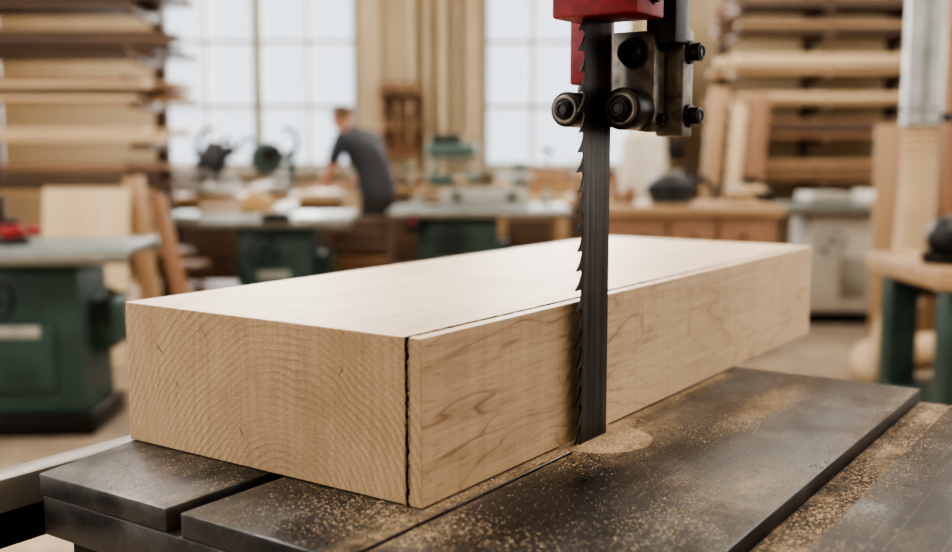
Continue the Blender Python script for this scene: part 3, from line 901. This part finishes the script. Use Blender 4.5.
b = B('thickness_planer')
b.box((.12, 0, .45), (.50, .5, .74), 'white', bev=.02, taper=.94); b.box((.12, 0, .04), (.58, .56, .08), 'rubber', bev=.01)
b.box((-.05, 0, .86), (1.35, .55, .05), 'iron', bev=.008); b.box((-.05, -.29, .83), (1.38, .03, .05), 'steel', bev=.005)
for x in (-.60, -.25, .25, .50): b.box((x, 0, .815), (.02, .5, .05), 'iron')
b.box((-.50, 0, .95), (.24, .42, .14), 'black', bev=.03); b.box((.42, .1, .93), (.04, .5, .09), 'white', bev=.005)
handwheel(b, (.02, -.32, .62), .10, (0, -1, 0)); b.box((.22, -.25, .35), (.2, .03, .3), 'grey', bev=.01)
b.box((.05, 0, .925), (.3, .4, .08), 'grey', bev=.02)
b.cyl((-.50, 0, 1.02), (-.50, 0, 1.08), .06, 'rubber')
b.finish(loc=(2.58, 7.95, 0))

def lumber_rack(name, x0, x1, y, depth, levels, postk='w_red', ends=(0, .3), side=1):
    e = empty(name, (0, 0, 0))
    b = B('uprights')
    n = 3
    top = max(l[0] for l in levels) + .35
    for i in range(n):
        x = x0 + .25 + (x1 - x0 - .6) * i / (n - 1)
        b.bx(x - .045, x + .045, y + depth, y + depth + .09, 0, top, postk, .004)
        b.bx(x - .05, x + .05, y - .02, y + depth + .09, 0, .08, postk, .004)
        for l in levels:
            b.bx(x - .03, x + .03, y - .02, y + depth, l[0] - .05, l[0], postk, .004)
    b.finish(e)
    b = B('boards')
    for z0, keys, cnt, tmin, tmax in levels:
        z = z0
        for r in range(cnt):
            t = random.uniform(tmin, tmax)
            yy = y
            while yy < y + depth - .1:
                w = random.uniform(.14, .26)
                if yy + w > y + depth: w = y + depth - yy
                if w > .05:
                    xe = x1 - random.uniform(*ends); xs = x0 + random.uniform(0, .15)
                    if side < 0: xs, xe = x0 + random.uniform(*ends), x1 - random.uniform(0, .15)
                    b.bx(xs, xe, yy + .004 + random.uniform(0, .02), yy + w - .004, z + .001, z + t - .001, random.choice(keys), .003)
                yy += w
            z += t
            if random.random() < .6:
                for i in range(3):
                    x = x0 + .3 + (x1 - x0 - .7) * i / 2
                    b.bx(x - .015, x + .015, y, y + depth, z, z + .018, 'w_dark')
                z += .019
    b.finish(e)
    return e
WM, WD, WR, WP = 'w_mid', 'w_dark', 'w_red', 'w_pale'
lumber_rack('lumber_rack', -4.9, -1.88, 6.9, .6, [
    (.45, (WM, WR, WD), 4, .03, .05), (.98, (WM, WD, WR), 4, .03, .045), (1.33, (WP, WM), 2, .035, .05),
    (1.60, (WM, WP, WR, WD), 4, .028, .04), (1.90, (WD, WM, WD), 4, .028, .045), (2.20, (WM, WD), 3, .03, .045), (2.48, (WD, WR), 3, .03, .045)], ends=(0, .42), postk='w_dark')
lumber_rack('timber_shelf', 2.15, 4.4, 9.75, .6, [
    (1.00, (WM, WR), 4, .03, .05), (1.40, (WD, WR, WD), 4, .03, .045), (1.70, (WM, WP), 2, .05, .06),
    (1.98, (WP, WP, WM), 3, .05, .06), (2.34, (WD, WM), 3, .03, .05), (2.58, (WD, WR), 2, .04, .06)], postk='w_dark', ends=(0, .4), side=-1)

def lean(name, x, y, w, t, h, key, lean_deg, tilt=0, rotz=0):
    b = B(name)
    b.box((0, 0, h / 2), (w, t, h), key, bev=.003)
    ob = b.finish()
    ob.location = (x, y, 0.0 + t * abs(sin(radians(lean_deg))) + w / 2 * abs(sin(radians(tilt))))
    ob.rotation_euler = (radians(-lean_deg), radians(tilt), rotz)
    return ob
lean('plywood_sheet', -2.30, 6.05, .50, .02, 1.06, 'wz_pale', 8)
lean('leaning_board', -1.93, 6.28, .12, .03, 1.12, 'wz_mid', 6, -8)
lean('leaning_plank', -1.70, 6.28, .10, .03, 1.02, 'wz_red', 6, -14)
for i, (x, w, h, k) in enumerate(((2.02, .15, 1.85, 'wz_mid'), (2.22, .12, 1.70, 'wz_pale'), (2.40, .16, 1.78, 'wz_red'))):
    lean(('oak_plank', 'maple_plank', 'cherry_plank')[i], x, 9.35, w, .03, h, k, 5, 5)
for i, (x, w, h, k) in enumerate(((3.02, .20, 2.7, 'wz_red'), (3.26, .2, 2.6, 'wz_mid'), (3.5, .2, 2.4, 'wz_pale'))):
    lean(('tall_cherry_plank', 'tall_oak_plank', 'tall_maple_plank')[i], x, 6.5, w, .04, h, k, 4, 0)
lean('plywood_panel', 2.68, 6.66, .26, .02, 1.44, 'wz_mid', 3)
b = B('partition_frame')
for x in (2.98, 3.3, 3.62): b.bx(x - .04, x + .04, 6.80, 6.88, 0, 2.9, 'wz_mid', .003)
b.bx(2.94, 3.66, 6.80, 6.88, 2.9, 2.98, 'w_mid', .003); b.bx(3.02, 3.26, 6.80, 6.88, 1.2, 1.26, 'w_mid', .003)
b.bx(2.58, 2.94, 6.82, 6.86, .9, .96, 'w_mid', .003); b.bx(2.60, 2.67, 6.82, 6.86, 0, .9, 'w_mid', .003)
b.finish()

# duct and hose
b = B('dust_duct')
dx, dy = 2.25, 5.35
b.cyl((dx, dy, 1.40), (dx, dy, H), .092, 'galv', seg=32)
for z in (1.40, 1.48, 2.1, 2.8, 3.5): b.torus((dx, dy, z), .094, .008, 'galv')
b.box((dx + .05, dy, 1.44), (.24, .03, .05), 'dark', bev=.006)
b.finish()
b = B('flexible_hose')
path, rad = [], []
ctrl = [Vector((dx, dy, 1.392)), Vector((dx + .0, dy, 1.0)), Vector((dx - .02, dy + .05, .55)), Vector((dx - .10, dy + .14, .14)), Vector((dx + .02, dy + .55, .10)), Vector((dx + .5, dy + .8, .10))]
def cr(p0, p1, p2, p3, t): return .5 * ((2 * p1) + (-p0 + p2) * t + (2 * p0 - 5 * p1 + 4 * p2 - p3) * t * t + (-p0 + 3 * p1 - 3 * p2 + p3) * t ** 3)
for i in range(len(ctrl) - 1):
    p0 = ctrl[max(i - 1, 0)]; p3 = ctrl[min(i + 2, len(ctrl) - 1)]
    for j in range(20):
        path.append(cr(p0, ctrl[i], ctrl[i + 1], p3, j / 20)); rad.append(.098 if (len(path) % 2) else .076)
b.tube(path, rad, 'hose', seg=24)
b.finish()

b = B('angle_grinder')
b.cyl((0, 0, .09), (.26, .03, .09), .06, 'black', seg=24, bev=.012); b.sph((-.03, 0, .11), (.10, .09, .10), 'black'); b.cyl((-.05, 0, .0), (-.05, 0, .05), .095, 'rubber', seg=32); b.cyl((-.02, -.05, .11), (-.02, -.16, .13), .018, 'black', bev=.004); b.box((.12, -.05, .12), (.06, .01, .02), 'redbg')
b.finish(loc=(2.05, 4.45, .791))
b = B('wall_switch_box')
b.bx(1.78, 1.96, Y1 - .22, Y1 - .15, 2.2, 2.5, 'grey', .01); b.cyl((1.87, Y1 - .18, 2.5), (1.87, Y1 - .18, H), .015, 'grey', seg=10); b.finish()

# ------------------------------------------------------------------ the woodworker
def skin_eval(vs, es, rs, root=0, sub=2):
    me = bpy.data.meshes.new('sk'); me.from_pydata([tuple(v) for v in vs], es, [])
    ob = bpy.data.objects.new('sk', me); COL.objects.link(ob)
    sk = ob.modifiers.new('s', 'SKIN'); sk.use_smooth_shade = True
    for i, r in enumerate(rs):
        rr_ = r if hasattr(r, '__len__') else (r, r)
        me.skin_vertices[0].data[i].radius = rr_
        me.skin_vertices[0].data[i].use_root = (i == root)
    ss = ob.modifiers.new('u', 'SUBSURF'); ss.levels = sub; ss.render_levels = sub
    dg = bpy.context.evaluated_depsgraph_get(); dg.update()
    out = bpy.data.meshes.new_from_object(ob.evaluated_get(dg))
    bpy.data.objects.remove(ob)
    return out
b = B('woodworker')
for k in ('skin', 'shirt', 'jeans', 'hair', 'boot', 'eye', 'lip'): b.mi(k)
vs = [(.10, 0, .96), (.05, 0, 1.08), (-.02, 0, 1.22), (-.11, 0, 1.35), (-.19, 0, 1.43), (-.235, 0, 1.48)]
rs = [(.165, .13), (.165, .13), (.19, .145), (.17, .125), (.064, .064), (.055, .055)]
es = [(0, 1), (1, 2), (2, 3), (3, 4), (4, 5)]
for s in (-1, 1):
    i = len(vs)
    vs += [(.09, s * .095, .88), (.0, s * .11, .50), (.06, s * .115, .10), (-.07, s * .12, .045)]
    rs += [.097, .068, .048, .042]
    es += [(0, i), (i, i + 1), (i + 1, i + 2), (i + 2, i + 3)]
    i = len(vs)
    vs += [(-.12, s * .21, 1.365), (-.16, s * .255, 1.23), (-.19, s * .26, 1.11), (-.31, s * .21, 1.035), (-.41, s * .15, .985)]
    rs += [.074, .062, .045, .038, .026]
    es += [(3, i), (i, i + 1), (i + 1, i + 2), (i + 2, i + 3), (i + 3, i + 4)]
me = skin_eval(vs, es, rs)
for p in me.polygons:
    c = p.center
    arm = abs(c.y) > .17 and c.z < 1.17 and c.x < -.08 and c.z > .7
    if c.z > 1.43 and c.x < -.185 and abs(c.y) < .08: k = 0
    elif c.x < -.21 and c.z < 1.17 and c.z > .7: k = 0
    elif arm: k = 0
    elif c.z > .93: k = 1
    elif c.z > .10: k = 2
    else: k = 4
    p.material_index = k
b.bm.from_mesh(me)
for s in (-1, 1):
    w = Vector((-.41, s * .15, .985)); f = Vector((-1, -s * .25, -.16)).normalized(); sd = Vector((0.25 * -s, 1, 0)).normalized() * s
    hv = [w, w + f * .045, w + f * .085]; hr = [(.026, .02), (.036, .015), (.036, .013)]; he = [(0, 1), (1, 2)]
    mm = skin_eval(hv, he, hr)
    for p in mm.polygons: p.material_index = 0
    b.bm.from_mesh(mm)
    for q, ln in ((-.028, .062), (-.010, .075), (.009, .080), (.027, .072)):
        r0 = w + f * .078 + sd * q
        fv = [r0, r0 + f * ln * .45 + Vector((0, 0, .006)), r0 + f * ln * .75 + Vector((0, 0, -.002)), r0 + f * ln + Vector((0, 0, -.016))]
        mm = skin_eval(fv, [(0, 1), (1, 2), (2, 3)], [.0095, .009, .008, .0065], sub=1)
        for p in mm.polygons: p.material_index = 0
        b.bm.from_mesh(mm)
    r0 = w + f * .03 - sd * .028
    fv = [r0, r0 + f * .025 - sd * .022, r0 + f * .055 - sd * .030 + Vector((0, 0, -.006))]
    mm = skin_eval(fv, [(0, 1), (1, 2)], [.012, .0105, .008], sub=1)
    for p in mm.polygons: p.material_index = 0
    b.bm.from_mesh(mm)
hc = Vector((-.285, 0, 1.535)); R = Matrix.Translation(hc) @ Euler((0, radians(-28), 0)).to_matrix().to_4x4()
t = bmesh.new(); bmesh.ops.create_uvsphere(t, u_segments=32, v_segments=24, radius=1)
for v in t.verts:
    x, y, z = v.co
    sx, sy, sz = .100, .078, .118
    if z < 0:
        sy *= 1 - .30 * (-z)
        if x > 0: sx *= 1 - .35 * (-z)
        else: sx *= 1 - .08 * (-z)
    X, Y, Z = x * sx, y * sy, z * sz
    if x < -.6 and abs(y) < .22 and -.35 < z < .12: X -= .020 * (1 - abs(y) / .22) * (1 - abs(z + .2) / .32 if abs(z + .2) < .32 else 0)
    if x < -.6 and .0 < z < .2 and .2 < abs(y) < .6: X += .007
    if x < -.5 and -.95 < z < -.75: X -= .006
    v.co = Vector((X, Y, Z))
b.add(t, 'skin', R)
t = bmesh.new(); bmesh.ops.create_uvsphere(t, u_segments=32, v_segments=24, radius=1)
dele = [v for v in t.verts if not (v.co.z > .45 or (v.co.x > -.05 and v.co.z > -.35))]
bmesh.ops.delete(t, geom=dele, context='VERTS')
for v in t.verts: v.co = Vector((v.co.x * .108, v.co.y * .085, v.co.z * .127))
b.add(t, 'hair', R)
for s in (-1, 1):
    def hp(x, y, z): return R @ Vector((x, y, z))
    b.sph(hp(-.088, s * .03, .012), (.010, .012, .008), 'eye', seg=12); b.sph(hp(-.096, s * .03, .012), (.004, .005, .005), 'hair', seg=10)
    b.sph(hp(-.094, s * .03, .030), (.006, .018, .004), 'hair', seg=10)
    b.sph(hp(.005, s * .080, -.002), (.016, .008, .028), 'skin', seg=14)
b.sph(R @ Vector((-.094, 0, -.060)), (.006, .022, .006), 'lip', seg=12)
man = b.finish(loc=(-.84, 8.40, 0), rotz=radians(-33), angle=80)
b = B('work_board'); b.bx(-1.40, -1.13, 8.30, 8.90, .921, .946, 'w_pale', .003); b.finish()

b = B('scrap_bin')
b.cyl((0, 0, 0), (0, 0, .5), .18, 'grey', r2=.22, seg=28); b.torus((0, 0, .5), .22, .012, 'grey')
for i in range(7):
    a = i * .9; b.box((cos(a) * .08, sin(a) * .08, .52), (.04, .025, .45), random.choice(('w_mid', 'w_pale', 'w_red')), rot=(sin(a) * .25, cos(a) * .25, a), bev=.002)
b.finish(loc=(3.75, 7.6, 0))

# ------------------------------------------------------------------ world, camera
w = bpy.data.worlds.new('world'); scene.world = w; w.use_nodes = True
bg = w.node_tree.nodes['Background']; bg.inputs[0].default_value = (.85, .92, 1, 1); bg.inputs[1].default_value = 1.5
cd = bpy.data.cameras.new('camera'); cam = bpy.data.objects.new('camera', cd); COL.objects.link(cam)
cam.location = (0, 0, 1.26); cam.rotation_euler = (radians(90 - 6.7), 0, 0)
cd.sensor_width = 36; cd.lens = 39.6; cd.clip_start = .02
cd.dof.use_dof = True; cd.dof.focus_distance = 1.05; cd.dof.aperture_fstop = 2.9; cd.dof.aperture_blades = 0
scene.camera = cam
scene.view_settings.view_transform = 'AgX'
scene.view_settings.exposure = -0.03
try: scene.view_settings.look = 'AgX - High Contrast'
except Exception: pass
